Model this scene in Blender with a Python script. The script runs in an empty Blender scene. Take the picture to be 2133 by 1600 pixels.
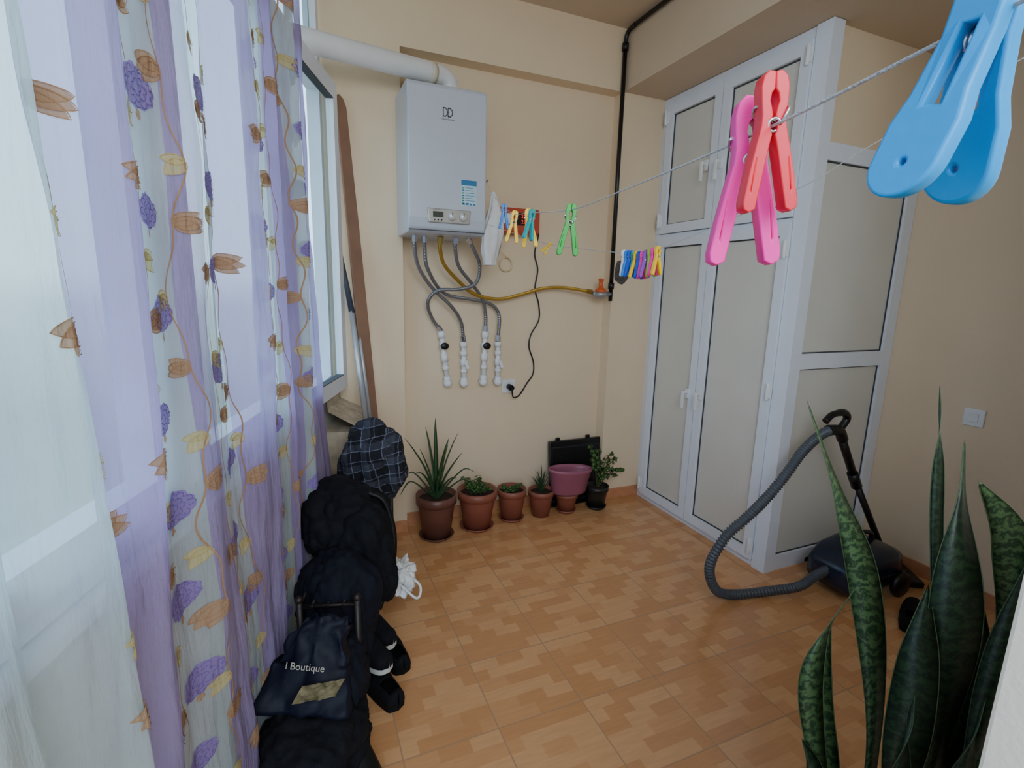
import bpy, bmesh, math, random
from mathutils import Vector, Matrix, noise, Euler
random.seed(7)
V=Vector; pi=math.pi; sin=math.sin; cos=math.cos
COL=bpy.context.scene.collection

# ---------------------------------------------------------------- materials
def lin(c):
    r=[]
    for x in c:
        x/=255.0
        r.append(x/12.92 if x<=0.04045 else ((x+0.055)/1.055)**2.4)
    return (r[0],r[1],r[2],1.0)
MATS={}
def mat(name,c,rough=0.5,metal=0.0,var=0.06,scale=12,bump=0.0,bscale=60,spec=0.5,emit=None,trans=0):
    if name in MATS: return MATS[name]
    m=bpy.data.materials.new(name); m.use_nodes=True
    nt=m.node_tree; b=nt.nodes['Principled BSDF']
    b.inputs['Roughness'].default_value=rough; b.inputs['Metallic'].default_value=metal
    b.inputs['Specular IOR Level'].default_value=spec; b.inputs['Transmission Weight'].default_value=trans
    tc=nt.nodes.new('ShaderNodeTexCoord'); n=nt.nodes.new('ShaderNodeTexNoise'); n.inputs['Scale'].default_value=scale; n.inputs['Detail'].default_value=3
    nt.links.new(tc.outputs['Object'],n.inputs['Vector'])
    rp=nt.nodes.new('ShaderNodeValToRGB'); l=lin(c)
    rp.color_ramp.elements[0].position=0.3; rp.color_ramp.elements[1].position=0.7
    rp.color_ramp.elements[0].color=tuple(max(0,x*(1-var)) for x in l[:3])+(1,)
    rp.color_ramp.elements[1].color=tuple(min(1,x*(1+var)) for x in l[:3])+(1,)
    nt.links.new(n.outputs['Fac'],rp.inputs['Fac']); nt.links.new(rp.outputs['Color'],b.inputs['Base Color'])
    if bump>0:
        n2=nt.nodes.new('ShaderNodeTexNoise'); n2.inputs['Scale'].default_value=bscale; n2.inputs['Detail'].default_value=4
        nt.links.new(tc.outputs['Object'],n2.inputs['Vector'])
        bp=nt.nodes.new('ShaderNodeBump'); bp.inputs['Strength'].default_value=bump; bp.inputs['Distance'].default_value=0.01
        nt.links.new(n2.outputs['Fac'],bp.inputs['Height']); nt.links.new(bp.outputs['Normal'],b.inputs['Normal'])
    if emit:
        b.inputs['Emission Color'].default_value=lin(emit); b.inputs['Emission Strength'].default_value=0.8
    MATS[name]=m; return m
def cloth_mat(name,c,transp,trans=0.55):
    if name in MATS: return MATS[name]
    m=bpy.data.materials.new(name); m.use_nodes=True; nt=m.node_tree; nt.nodes.clear()
    o=nt.nodes.new('ShaderNodeOutputMaterial')
    tc=nt.nodes.new('ShaderNodeTexCoord'); w=nt.nodes.new('ShaderNodeTexNoise'); w.inputs['Scale'].default_value=5; w.inputs['Detail'].default_value=3
    nt.links.new(tc.outputs['Object'],w.inputs['Vector'])
    rp=nt.nodes.new('ShaderNodeValToRGB'); l=lin(c)
    rp.color_ramp.elements[0].position=.3; rp.color_ramp.elements[1].position=.7
    rp.color_ramp.elements[0].color=tuple(x*.85 for x in l[:3])+(1,); rp.color_ramp.elements[1].color=l
    nt.links.new(w.outputs['Fac'],rp.inputs['Fac'])
    mp=nt.nodes.new('ShaderNodeMapping'); mp.inputs['Scale'].default_value=(26,26,5); nt.links.new(tc.outputs['Object'],mp.inputs[0])
    n2=nt.nodes.new('ShaderNodeTexNoise'); n2.inputs['Scale'].default_value=1; n2.inputs['Detail'].default_value=5; nt.links.new(mp.outputs[0],n2.inputs['Vector'])
    bp=nt.nodes.new('ShaderNodeBump'); bp.inputs['Strength'].default_value=.7; bp.inputs['Distance'].default_value=.03; nt.links.new(n2.outputs['Fac'],bp.inputs['Height'])
    d=nt.nodes.new('ShaderNodeBsdfDiffuse'); t=nt.nodes.new('ShaderNodeBsdfTranslucent'); tr=nt.nodes.new('ShaderNodeBsdfTransparent')
    nt.links.new(bp.outputs[0],d.inputs['Normal']); nt.links.new(bp.outputs[0],t.inputs['Normal'])
    nt.links.new(rp.outputs['Color'],d.inputs['Color']); nt.links.new(rp.outputs['Color'],t.inputs['Color'])
    m1=nt.nodes.new('ShaderNodeMixShader'); m1.inputs[0].default_value=trans
    m2=nt.nodes.new('ShaderNodeMixShader'); m2.inputs[0].default_value=transp
    nt.links.new(d.outputs[0],m1.inputs[1]); nt.links.new(t.outputs[0],m1.inputs[2])
    nt.links.new(m1.outputs[0],m2.inputs[1]); nt.links.new(tr.outputs[0],m2.inputs[2]); nt.links.new(m2.outputs[0],o.inputs['Surface'])
    MATS[name]=m; return m

# ---------------------------------------------------------------- mesh builder
class MB:
    def __init__(s): s.v=[];s.f=[];s.m=[];s.s=[]
    def add(s,vs,fs,mi=0,sm=False):
        b=len(s.v); s.v+= [V(x) for x in vs]
        for f in fs: s.f.append([i+b for i in f]); s.m.append(mi); s.s.append(sm)
    def box(s,a,b,mi=0):
        x0,y0,z0=a;x1,y1,z1=b
        s.add([(x0,y0,z0),(x1,y0,z0),(x1,y1,z0),(x0,y1,z0),(x0,y0,z1),(x1,y0,z1),(x1,y1,z1),(x0,y1,z1)],
              [(0,3,2,1),(4,5,6,7),(0,1,5,4),(1,2,6,5),(2,3,7,6),(3,0,4,7)],mi)
    def obox(s,c,ax,ay,az,mi=0):
        c=V(c);ax=V(ax);ay=V(ay);az=V(az)
        p=[c+ax*i+ay*j+az*k for k in(-1,1) for i,j in((-1,-1),(1,-1),(1,1),(-1,1))]
        s.add(p,[(0,3,2,1),(4,5,6,7),(0,1,5,4),(1,2,6,5),(2,3,7,6),(3,0,4,7)],mi)
    def tube(s,path,r,n=10,mi=0,caps=True,sm=True):
        P=[V(p) for p in path]; R=r if isinstance(r,(list,tuple)) else [r]*len(P)
        up=None; vs=[]
        for i,p in enumerate(P):
            d=(P[min(i+1,len(P)-1)]-P[max(i-1,0)])
            if d.length<1e-9: d=V((0,0,1))
            d.normalize()
            if up is None:
                up=V((0,0,1)) if abs(d.z)<.9 else V((1,0,0))
            a=d.cross(up)
            if a.length<1e-6: a=d.cross(V((1,0,0)))
            a.normalize(); up=a.cross(d).normalized()
            for k in range(n):
                t=2*pi*k/n; vs.append(p+(a*cos(t)+up*sin(t))*R[i])
        fs=[]
        for i in range(len(P)-1):
            for k in range(n): fs.append((i*n+k,i*n+(k+1)%n,(i+1)*n+(k+1)%n,(i+1)*n+k))
        s.add(vs,fs,mi,sm)
        if caps:
            s.add(vs[:n],[tuple(range(n))],mi); s.add(vs[-n:],[tuple(reversed(range(n)))],mi)
    def rev(s,prof,c=(0,0,0),n=28,mi=0,sx=1,sy=1,sm=True,M=None):
        vs=[];c=V(c)
        for r,z in prof:
            for k in range(n):
                t=2*pi*k/n; p=V((r*cos(t)*sx,r*sin(t)*sy,z))
                if M: p=M@p
                vs.append(c+p)
        fs=[]
        for i in range(len(prof)-1):
            for k in range(n): fs.append((i*n+k,i*n+(k+1)%n,(i+1)*n+(k+1)%n,(i+1)*n+k))
        s.add(vs,fs,mi,sm)
    def prism(s,poly,o,ax,ay,az,mi=0,mi2=None):
        o=V(o);ax=V(ax);ay=V(ay);az=V(az);n=len(poly)
        a=[o+ax*p[0]+ay*p[1] for p in poly]; b=[q+az for q in a]
        s.add(a+b,[tuple(reversed(range(n))),tuple(range(n,2*n))],mi)
        s.add(a+b,[(i,(i+1)%n,n+(i+1)%n,n+i) for i in range(n)],mi if mi2 is None else mi2)
    def ball(s,c,r,n=14,mi=0,sc=(1,1,1)):
        prof=[(max(1e-4,cos(-pi/2+pi*i/(n//2))),sin(-pi/2+pi*i/(n//2))) for i in range(n//2+1)]
        s.rev([(a*r,b*r*sc[2]) for a,b in prof],c,n,mi,sc[0],sc[1])
def cr(pts,k=8):
    P=[V(p) for p in pts]; P=[P[0]*2-P[1]]+P+[P[-1]*2-P[-2]]; out=[]
    for i in range(1,len(P)-2):
        a,b,c,d=P[i-1:i+3]
        for j in range(k):
            t=j/k; out.append(.5*((2*b)+(c-a)*t+(2*a-5*b+4*c-d)*t*t+(3*b-a-3*c+d)*t**3))
    out.append(P[-2]); return out
BASE={}
def props(o,label=None,category=None,kind=None,group=None):
    if label:o['label']=label
    if category:o['category']=category
    if kind:o['kind']=kind
    if group:o['group']=group
def thing(name,loc,label,category,group=None,rot=(0,0,0),local=False,scale=1):
    o=bpy.data.objects.new(name,None); o.empty_display_size=.05; COL.objects.link(o); o.location=loc
    o.rotation_euler=rot; o.scale=(scale,)*3
    BASE[o.name]=V((0,0,0)) if local else V(loc); props(o,label,category,None,group); return o
def make(name,mb,mats,parent=None,base=None,bevel=0,label=None,category=None,kind=None,group=None,subsurf=0,seg=2,solid=0,fixn=True):
    if not isinstance(mats,(list,tuple)): mats=[mats]
    b=BASE[parent.name] if parent else (V(base) if base is not None else V((0,0,0)))
    me=bpy.data.meshes.new(name); me.from_pydata([tuple(x-b) for x in mb.v],[],mb.f)
    for m in mats: me.materials.append(m)
    for i,p in enumerate(me.polygons): p.material_index=mb.m[i]; p.use_smooth=mb.s[i]
    if fixn:
        bm=bmesh.new(); bm.from_mesh(me); bmesh.ops.remove_doubles(bm,verts=bm.verts,dist=1e-6); bmesh.ops.recalc_face_normals(bm,faces=bm.faces); bm.to_mesh(me); bm.free()
    me.update()
    o=bpy.data.objects.new(name,me); COL.objects.link(o)
    if parent: o.parent=parent
    else: o.location=b
    BASE[o.name]=b
    if bevel:
        md=o.modifiers.new('b','BEVEL'); md.width=bevel; md.segments=seg; md.limit_method='ANGLE'; md.angle_limit=.6
    if subsurf:
        md=o.modifiers.new('s','SUBSURF'); md.levels=subsurf; md.render_levels=subsurf
    if solid:
        md=o.modifiers.new('t','SOLIDIFY'); md.thickness=solid
    props(o,label,category,kind,group); return o
def curve_mesh(splines,extr,bev=0,text=None,size=1):
    if text is not None:
        cu=bpy.data.curves.new('c','FONT'); cu.body=text; cu.size=size; cu.align_x='CENTER'; cu.align_y='CENTER'
    else:
        cu=bpy.data.curves.new('c','CURVE'); cu.dimensions='2D'; cu.fill_mode='BOTH'
        for s in splines:
            sp=cu.splines.new('POLY'); sp.points.add(len(s)-1); sp.use_cyclic_u=True
            for i,p in enumerate(s): sp.points[i].co=(p[0],p[1],0,1)
    cu.extrude=extr; cu.bevel_depth=bev; cu.bevel_resolution=2
    o=bpy.data.objects.new('c',cu); COL.objects.link(o)
    dg=bpy.context.evaluated_depsgraph_get(); dg.update()
    me=bpy.data.meshes.new_from_object(o.evaluated_get(dg)); bpy.data.objects.remove(o); bpy.data.curves.remove(cu)
    return me
def text(name,body,size,loc,m,parent,rot=(pi/2,0,0),extr=.0004):
    me=curve_mesh(None,extr,0,body,size); me.materials.clear(); me.materials.append(m)
    o=bpy.data.objects.new(name,me); COL.objects.link(o); o.parent=parent; o.location=V(loc)-BASE[parent.name]; o.rotation_euler=rot; return o

# ---------------------------------------------------------------- common materials
WALL=mat('wall_paint',(231,209,178),.85,var=.025,scale=2.2,bump=.12,bscale=180)
CEIL=mat('ceiling_paint',(208,187,160),.9,var=.03,scale=3,bump=.1,bscale=150)
PLASTER=mat('rough_plaster',(190,176,154),.95,var=.25,scale=14,bump=.9,bscale=25)
PVC=mat('white_pvc',(228,234,245),.3,var=.015)
PANEL=mat('cream_panel',(216,213,204),.3,var=.03,scale=4)
GASKET=mat('dark_gasket',(66,66,70),.7)
SKIRT=mat('terracotta_skirting',(196,136,96),.35,var=.1,scale=20)
BLACKM=mat('black_metal_paint',(16,16,17),.4,var=.2)
CHROME=mat('chrome',(190,190,195),.25,.9)
WHITEPL=mat('white_plastic',(230,232,234),.4,var=.02)
BLACKPL=mat('black_plastic',(12,12,14),.4,var=.2)

# ================================================================= ROOM
H=3.08
def floor_material():
    m=bpy.data.materials.new('ceramic_floor_tiles'); m.use_nodes=True; nt=m.node_tree; b=nt.nodes['Principled BSDF']; L=nt.links
    tc=nt.nodes.new('ShaderNodeTexCoord')
    mp=nt.nodes.new('ShaderNodeMapping'); mp.inputs['Location'].default_value=(-.9+.33*10,-2.04+.33*10,0); L.new(tc.outputs['Object'],mp.inputs['Vector'])
    def brick(w,h,ms,off,c1,c2,mo):
        t=nt.nodes.new('ShaderNodeTexBrick'); t.offset=off; t.squash=1
        t.inputs['Scale'].default_value=1; t.inputs['Brick Width'].default_value=w; t.inputs['Row Height'].default_value=h
        t.inputs['Mortar Size'].default_value=ms; t.inputs['Mortar Smooth'].default_value=.1
        t.inputs['Color1'].default_value=c1; t.inputs['Color2'].default_value=c2; t.inputs['Mortar'].default_value=mo
        L.new(mp.outputs[0],t.inputs['Vector']); return t
    a=brick(.11,.055,0,.5,(0,0,0,1),(1,1,1,1),(0,0,0,1))
    r0=nt.nodes.new('ShaderNodeValToRGB'); r0.color_ramp.interpolation='CONSTANT'
    e=r0.color_ramp.elements; e[0].position=0; e[0].color=lin((206,149,99)); e[1].position=.38; e[1].color=lin((212,157,107))
    q=e.new(.60); q.color=lin((219,167,117))
    L.new(a.outputs['Color'],r0.inputs[0])
    mp2=nt.nodes.new('ShaderNodeMapping'); mp2.inputs['Scale'].default_value=(10,70,1); L.new(tc.outputs['Object'],mp2.inputs['Vector'])
    n=nt.nodes.new('ShaderNodeTexNoise'); n.inputs['Scale'].default_value=1; n.inputs['Detail'].default_value=4; L.new(mp2.outputs[0],n.inputs['Vector'])
    rp=nt.nodes.new('ShaderNodeValToRGB'); rp.color_ramp.elements[0].position=.3; rp.color_ramp.elements[1].position=.75
    rp.color_ramp.elements[0].color=(.92,.91,.90,1); rp.color_ramp.elements[1].color=(1.04,1.03,1.03,1); L.new(n.outputs['Fac'],rp.inputs[0])
    mu=nt.nodes.new('ShaderNodeMixRGB'); mu.blend_type='MULTIPLY'; mu.inputs[0].default_value=1; L.new(r0.outputs[0],mu.inputs[1]); L.new(rp.outputs[0],mu.inputs[2])
    g=brick(.33,.33,.0026,0,(0,0,0,1),(0,0,0,1),(1,1,1,1))
    mg=nt.nodes.new('ShaderNodeMixRGB'); L.new(g.outputs['Fac'],mg.inputs[0]); L.new(mu.outputs[0],mg.inputs[1]); mg.inputs[2].default_value=lin((178,140,106))
    L.new(mg.outputs[0],b.inputs['Base Color'])
    b.inputs['Roughness'].default_value=.2
    bp=nt.nodes.new('ShaderNodeBump'); bp.invert=True; bp.inputs['Strength'].default_value=.3; bp.inputs['Distance'].default_value=.002; L.new(g.outputs['Fac'],bp.inputs['Height']); L.new(bp.outputs[0],b.inputs['Normal'])
    return m
mb=MB(); mb.box((-1.6,-1.2,-.12),(3.3,3.3,0)); make('floor',mb,floor_material(),kind='structure',label='orange ceramic tile floor with block pattern')
mb=MB(); mb.box((-1.3,-1.2,H),(3.3,3.3,H+.12)); mb.box((1.955,-1.0,2.725),(3.3,2.92,H)); make('ceiling',mb,CEIL,kind='structure',label='painted ceiling with dropped bulkhead')
mb=MB()
mb.box((.16,2.92,0),(.56,3.3,H)); mb.box((.56,3.02,0),(1.955,3.3,2.725)); mb.box((1.955,2.92,0),(3.3,3.3,2.725)); mb.box((.56,2.92,2.725),(3.3,3.3,H))
make('wall_back',mb,WALL,kind='structure',label='peach painted wall with shallow recess and beam')
mb=MB(); mb.box((3.08,.3,0),(3.3,3.3,H)); make('wall_right',mb,WALL,kind='structure',label='added unseen peach wall blocking light from behind')
mb=MB(); mb.box((1.84,-1.0,0),(3.3,.61,H)); make('wall_near',mb,mat('pale_wall',(230,220,202),.85,var=.02,bump=.1,bscale=150),kind='structure',label='pale cream wall end')
mb=MB(); mb.box((.585,.06,0),(1.84,.20,1.32)); make('wall_partition',mb,MATS['pale_wall'],kind='structure',bevel=.004,label='low pale cream partition wall beside the plant')
mb=MB(); mb.box((.95,-1.12,0),(3.3,-1.0,H)); make('wall_rear_blocker',mb,WALL,kind='structure',label='added unseen peach wall blocking light from behind')  # partial wall added out of view to cut sky light from the rear
mb=MB(); mb.box((2.345,1.80,2.20),(3.08,1.86,2.725)); make('wall_upper',mb,WALL,kind='structure',label='peach panel above the cupboard side')
mb=MB(); mb.box((.56,3.008,0),(1.955,3.02,.075)); mb.box((.3,2.908,0),(.56,2.92,.075)); mb.box((1.955,2.908,0),(2.28,2.92,.075)); mb.box((.56,2.92,0),(.568,3.01,.075)); mb.box((1.947,2.92,0),(1.955,3.01,.075))
make('baseboard_back',mb,SKIRT,kind='structure',bevel=.002,label='terracotta tile skirting')
mb=MB(); mb.box((3.068,.61,0),(3.08,1.76,.075)); make('baseboard_right',mb,SKIRT,kind='structure',bevel=.002,label='terracotta tile skirting')
# slanted window wall
A=V((.21,2.92,0)); DV=V((-.2696,-.963,0)); NV=V((.963,-.2696,0)); Z=V((0,0,1))
def W(t,off,z): return A+DV*t+NV*off+Z*z
def wbox(mb,t0,t1,o0,o1,z0,z1,mi=0):
    mb.obox(W((t0+t1)/2,(o0+o1)/2,(z0+z1)/2),DV*((t1-t0)/2),NV*((o1-o0)/2),Z*((z1-z0)/2),mi)
T1=4.05
mb=MB(); wbox(mb,-.2,T1,-.30,-.03,-.1,.94); make('wall_left',mb,mat('parapet_paint',(206,202,194),.85,var=.04,bump=.1),kind='structure',label='low parapet wall under the windows')
mb=MB(); N=14
gv=[];rows=10
for i in range(N+1):
    for j in range(rows+1):
        t=-.02+.36*i/N; z=.97*j/rows
        off=.19 if z<.77 else .19-.2*min(1,(z-.77)/.05)
        if j>0 : off+=.018*noise.noise(V((t*18,z*14,3)))
        gv.append(W(t,off,z))
mb.add(gv,[(i*(rows+1)+j,(i+1)*(rows+1)+j,(i+1)*(rows+1)+j+1,i*(rows+1)+j+1) for i in range(N) for j in range(rows)],0)
wbox(mb,-.02,.33,-.05,.16,0,.765)
make('wall_ledge',mb,PLASTER,kind='structure',label='rough crumbling plaster ledge in the corner')
GLASS=bpy.data.materials.new('window_glass'); GLASS.use_nodes=True; nt=GLASS.node_tree; nt.nodes.clear()
o=nt.nodes.new('ShaderNodeOutputMaterial'); tr=nt.nodes.new('ShaderNodeBsdfTransparent'); tr.inputs[0].default_value=(.86,.94,.97,1); gl=nt.nodes.new('ShaderNodeBsdfGlossy'); gl.inputs['Roughness'].default_value=.02
mx=nt.nodes.new('ShaderNodeMixShader'); mx.inputs[0].default_value=.07; nt.links.new(tr.outputs[0],mx.inputs[1]); nt.links.new(gl.outputs[0],mx.inputs[2]); nt.links.new(mx.outputs[0],o.inputs[0])
def window(idx,t0,t1):
    mb=MB(); o0,o1=-.10,-.04; zb,zt,zm=.96,3.04,2.46
    for (a,b,c,d) in ((t0,t1,zb,zb+.05),(t0,t1,zt-.06,zt),(t0+.05,t1-.05,zm-.03,zm+.05),(t0,t0+.05,zb+.05,zt-.06),(t1-.05,t1,zb+.05,zt-.06)):
        wbox(mb,a,b,o0,o1,c,d)
    if idx>1:
        for (a,b,c,d) in ((t0+.05,t1-.05,zb+.05,zb+.12),(t0+.05,t1-.05,zm-.10,zm-.03),(t0+.05,t0+.12,zb+.12,zm-.10),(t1-.12,t1-.05,zb+.12,zm-.10)):
            wbox(mb,a,b,o0+.01,o1+.015,c,d)
    wn=make('window_%d'%idx,mb,PVC,kind='structure',label='white plastic framed balcony window')
    g=MB(); wbox(g,t0+.05,t1-.05,-.075,-.07,zm+.05 if idx==1 else zb+.05,zt-.06); make('glass_pane',g,GLASS,parent=wn)
ts=[.03,.85,1.65,2.45,3.25,4.05]
for i in range(5): window(i+1,ts[i],ts[i+1])
mb=MB(); wbox(mb,.33,T1,-.12,-.01,.925,.955); make('trim_1',mb,PVC,kind='structure',bevel=.004,label='white window sill board')
p0=W(.82,-.02,0); p1=W(.12,.035,0); d=(p1-p0); Ls=d.length; d.normalize(); nn=V((-d.y,d.x,0)); 
if nn.dot(NV)<0: nn=-nn
mb=MB(); zb,zt=.958,2.44
def sb(mb,a,b,z0,z1,th=.018,mi=0,oo=0): mb.obox(p0+d*((a+b)/2)+nn*oo+Z*((z0+z1)/2),d*((b-a)/2),nn*th,Z*((z1-z0)/2),mi)
sb(mb,0,Ls,zb,zb+.075);sb(mb,0,Ls,zt-.075,zt);sb(mb,0,.075,zb+.075,zt-.075);sb(mb,Ls-.065,Ls,zb+.075,zt-.075)
sb(mb,.075,Ls-.065,zb+.075,zb+.079,.0185,1);sb(mb,.075,Ls-.065,zt-.079,zt-.075,.0185,1)
sash=make('window_6',mb,[PVC,GASKET],kind='structure',label='white window sash standing slightly open')
g=MB(); sb(g,.07,Ls-.06,zb+.07,zt-.07,.003); make('glass_pane',g,GLASS,parent=sash)

# ================================================================= CURTAIN
def foldoff(t,z):
    ph=2*pi*t/.22+2.3*sin(2.1*t+.4)+1.3*sin(5.3*t+1)+.7*sin(z*1.3+t*3)
    am=.5+1.1*abs(noise.noise(V((t*2.6,z*.4,1))))*1.6
    a=(.027+.008*(1-z/2.8))*am
    return a*(sin(ph)+.30*sin(2.3*ph+1+z*.8)+.25*sin(.47*ph+z*1.1))+.026+.02*(1-z/2.8)+.011*noise.noise(V((t*9,z*2.6,4)))+.006*noise.noise(V((t*26,z*6,8)))
def C(t,z,e=0): 
    wob=.030*sin(z*2.1+t*7)*(1-z/2.8)
    return W(t+wob,max(-.008,foldoff(t,z))+e,z)
lav=[(.58,.82),(.955,1.14),(1.305,1.48),(1.61,1.72),(1.865,2.05),(2.62,2.8),(3.0,3.2)]
white=[(.82,.955),(1.14,1.305),(1.48,1.61),(1.72,1.865),(2.05,2.62)]
mb=MB(); NT=480; NZ=84; ta,tb=.58,3.45
vs=[C(ta+(tb-ta)*i/NT,.02+2.80*j/NZ) for i in range(NT+1) for j in range(NZ+1)]
mb.v+=vs
for i in range(NT):
    t=ta+(tb-ta)*(i+.5)/NT; mi=0 if any(a<=t<b for a,b in lav) else 1
    for j in range(NZ): mb.f.append([i*(NZ+1)+j,(i+1)*(NZ+1)+j,(i+1)*(NZ+1)+j+1,i*(NZ+1)+j+1]); mb.m.append(mi); mb.s.append(True)
def fan(pts,mi,e=.003,c=None):
    n=len(pts); cx=sum(p[0] for p in pts)/n if c is None else c[0]; cz=sum(p[1] for p in pts)/n if c is None else c[1]
    R=[C(cx,cz,e)]
    for k in(.25,.5,.75,1.0): R+=[C(cx+(p[0]-cx)*k,cz+(p[1]-cz)*k,e) for p in pts]
    fs=[(0,1+i,1+(i+1)%n) for i in range(n)]
    for r in range(3):
        for i in range(n): a=1+r*n+i;b=1+r*n+(i+1)%n; fs.append((a,a+n,b+n,b))
    mb.add(R,fs,mi,True)
def ribbon(pts,w,mi,e=.005):
    vs=[];n=len(pts)
    for i,p in enumerate(pts):
        a=pts[max(0,i-1)];b=pts[min(n-1,i+1)]; dx,dz=b[0]-a[0],b[1]-a[1]; l=math.hypot(dx,dz) or 1
        nx,nz=-dz/l*w/2,dx/l*w/2; vs+=[C(p[0]+nx,p[1]+nz,e),C(p[0]-nx,p[1]-nz,e)]
    mb.add(vs,[(2*i,2*i+1,2*i+3,2*i+2) for i in range(n-1)],mi,True)
SX=1.3
def flower(t,z,r):
    pts=[]; jj=rnd.random()*6
    for i in range(60):
        th=2*pi*i/60; rr=r*(.90+.09*abs(sin(5.5*th+jj))+.04*sin(3*th+jj)+.03*rnd.random()); pts.append((t+rr*cos(th)*SX,z+rr*sin(th)*.88))
    fan(pts,3)
    for ring,(rad,m) in enumerate(((.76,12),(.48,8),(.2,4))):
        for k in range(m):
            a0=2*pi*k/m+ring*.7+rnd.uniform(-.15,.15); cx=t+r*rad*cos(a0)*SX; cz=z+r*rad*sin(a0)*.85; q=r*.16
            ribbon([(cx+q*cos(a0+s)*SX,cz+q*sin(a0+s)*.9) for s in [-1.8+3.6*i/7 for i in range(8)]],.0019,4)
    fan([(t-.006,z-r*.86),(t-.012,z-r*1.15),(t,z-r*1.3),(t+.010,z-r*1.1),(t+.006,z-r*.86)],6,.0035)
def petal(t,z,ang,L,w,mi,line=5,e=.0035):
    pts=[];n=9
    for s in(1,-1):
        for i in range(n):
            k=i/(n-1) if s==1 else 1-i/(n-1)
            if s==-1 and (i==0 or i==n-1): continue
            ww=w*sin(pi*min(1,k**.75))**.8*s if 0<k<1 else 0
            pts.append((t+(cos(ang)*L*k-sin(ang)*ww)*SX,z+sin(ang)*L*k+cos(ang)*ww))
    fan(pts,mi,e); ribbon(pts+[pts[0]],.0018,line,e+.002)
def bud(t,z,ang,L):
    petal(t,z,ang+.42,L*.9,L*.26,6,2); petal(t,z,ang-.42,L*.9,L*.26,6,2); petal(t,z,ang,L*.92,L*.28,6,2,.0045)
rnd=random.Random(3)
for wi,(a,b) in enumerate(white):
    c=(a+b)/2
    for bi,(tt,sg) in enumerate(((a,1),(b,-1))):
        if wi==4 and bi==1: continue
        ph=rnd.random()*6; ph2=rnd.random()*6; pts=[]; am_=.012 if wi==4 else .021
        cx=lambda z: tt+am_*sin(z*2*pi/.50+ph)*(.6+.4*sin(z*2.2+ph2))+.007*sin(z*2*pi/.17+ph*2)
        for i in range(300):
            z=.05+2.72*i/299; pts.append((cx(z),z))
        ribbon(pts,.0032,2)
        z=.12+rnd.random()*.25; k=rnd.randint(0,3)
        while z<2.7:
            x=cx(z)
            bud(x,z,(pi if (k+bi)%2 else 0)+rnd.uniform(-.7,.3),.046+.016*rnd.random())
            z+=.11+.05*rnd.random()
            petal(cx(z),z,-.9 if bi==0 else -2.2,.044,.013,7,8); petal(cx(z),z,-.1 if bi==0 else -2.9,.034,.010,7,8)
            z+=.11+.10*rnd.random(); k+=1
    if wi==4: continue
    z=.12+rnd.random()*.12; k=0
    while z<2.7:
        flower(c+rnd.uniform(-.014,.014)+(.012 if k%2 else -.008),z,.036+.008*rnd.random()); z+=.19+.06*rnd.random(); k+=1
cm=[cloth_mat('lavender_organza',(194,174,224),.24,.55),cloth_mat('white_organza',(226,240,243),.40,.55),
    cloth_mat('embroidery_orange_line',(188,150,116),0,.3),cloth_mat('embroidery_purple',(170,148,208),.05,.4),cloth_mat('embroidery_purple_line',(140,116,186),0,.3),
    cloth_mat('embroidery_line',(188,150,116),0,.3),cloth_mat('embroidery_tan_leaf',(204,170,140),.06,.4),cloth_mat('embroidery_yellow_leaf',(226,214,164),.08,.45),cloth_mat('embroidery_yellow_line',(206,186,130),0,.3)]
cur=make('sheer_curtain',mb,cm,base=W(1.8,0,0),label='lavender and white striped organza curtain with embroidered flowers',category='curtain',fixn=False)
mb=MB(); mb.tube([W(.45,.02,2.84),W(3.5,.02,2.84)],.012); make('curtain_rod',mb,WHITEPL,parent=cur)

# ================================================================= BOILER
SIL=mat('boiler_enamel',(192,199,211),.3,var=.01,spec=.6)
bo=thing('wall_boiler',(.735,2.8,1.765),'white wall-hung gas boiler with dial control panel','boiler')
mb=MB()
x0,x1,yf,yb=.533,.941,2.62,3.02
prof=[(yb,2.475),(yf+.03,2.475),(yf+.008,2.468),(yf,2.45),(yf,1.84),(yf+.01,1.79),(yf+.04,1.768),(yb,1.765)]
mb.prism([(p[0],p[1]) for p in prof],(x0,0,0),(0,1,0),(0,0,1),(x1-x0,0,0))
body=make('body',mb,SIL,parent=bo,bevel=.008,seg=3)
mb=MB(); mb.box((x0+.004,yf-.0015,1.778),(x1-.004,yf+.004,1.782)); make('seam',mb,GASKET,parent=bo)
mb=MB(); mb.prism([(-.108,-.03),(.108,-.03),(.116,.04),(-.116,.04)],(.742,yf+.002,1.848),(1,0,0),(0,0,1),(0,-.010,0))
pn=make('control_panel',mb,mat('silver_panel',(172,170,164),.35,.3),parent=bo,bevel=.006,seg=3)
mb=MB(); mb.box((.655,yf-.0125,1.845),(.708,yf-.008,1.872)); make('display',mb,mat('lcd',(60,72,62),.2),parent=pn)
for i,x in enumerate((.752,.812)):
    mb=MB(); mb.rev([(.0001,.022),(.017,.022),(.02,.018),(.022,0)],(x,yf-.008,1.853),24,0,M=Matrix.Rotation(pi/2,3,'X')); mb.box((x-.002,yf-.032,1.855),(x+.002,yf-.0295,1.870),1)
    make('dial',mb,[mat('dial_grey',(205,205,202),.3,.2),BLACKPL],parent=pn)
for i in range(3):
    mb=MB(); mb.rev([(.0001,.004),(.0035,.004),(.0035,0)],(.664+.018*i,yf-.008,1.832),12,0,M=Matrix.Rotation(pi/2,3,'X')); make('button',mb,BLACKPL,parent=pn)
GREYTXT=mat('grey_print',(110,116,124),.5)
text('print','ATRON',.010,(.675,yf-.0085,1.880),GREYTXT,bo)
mb=MB()
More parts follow.
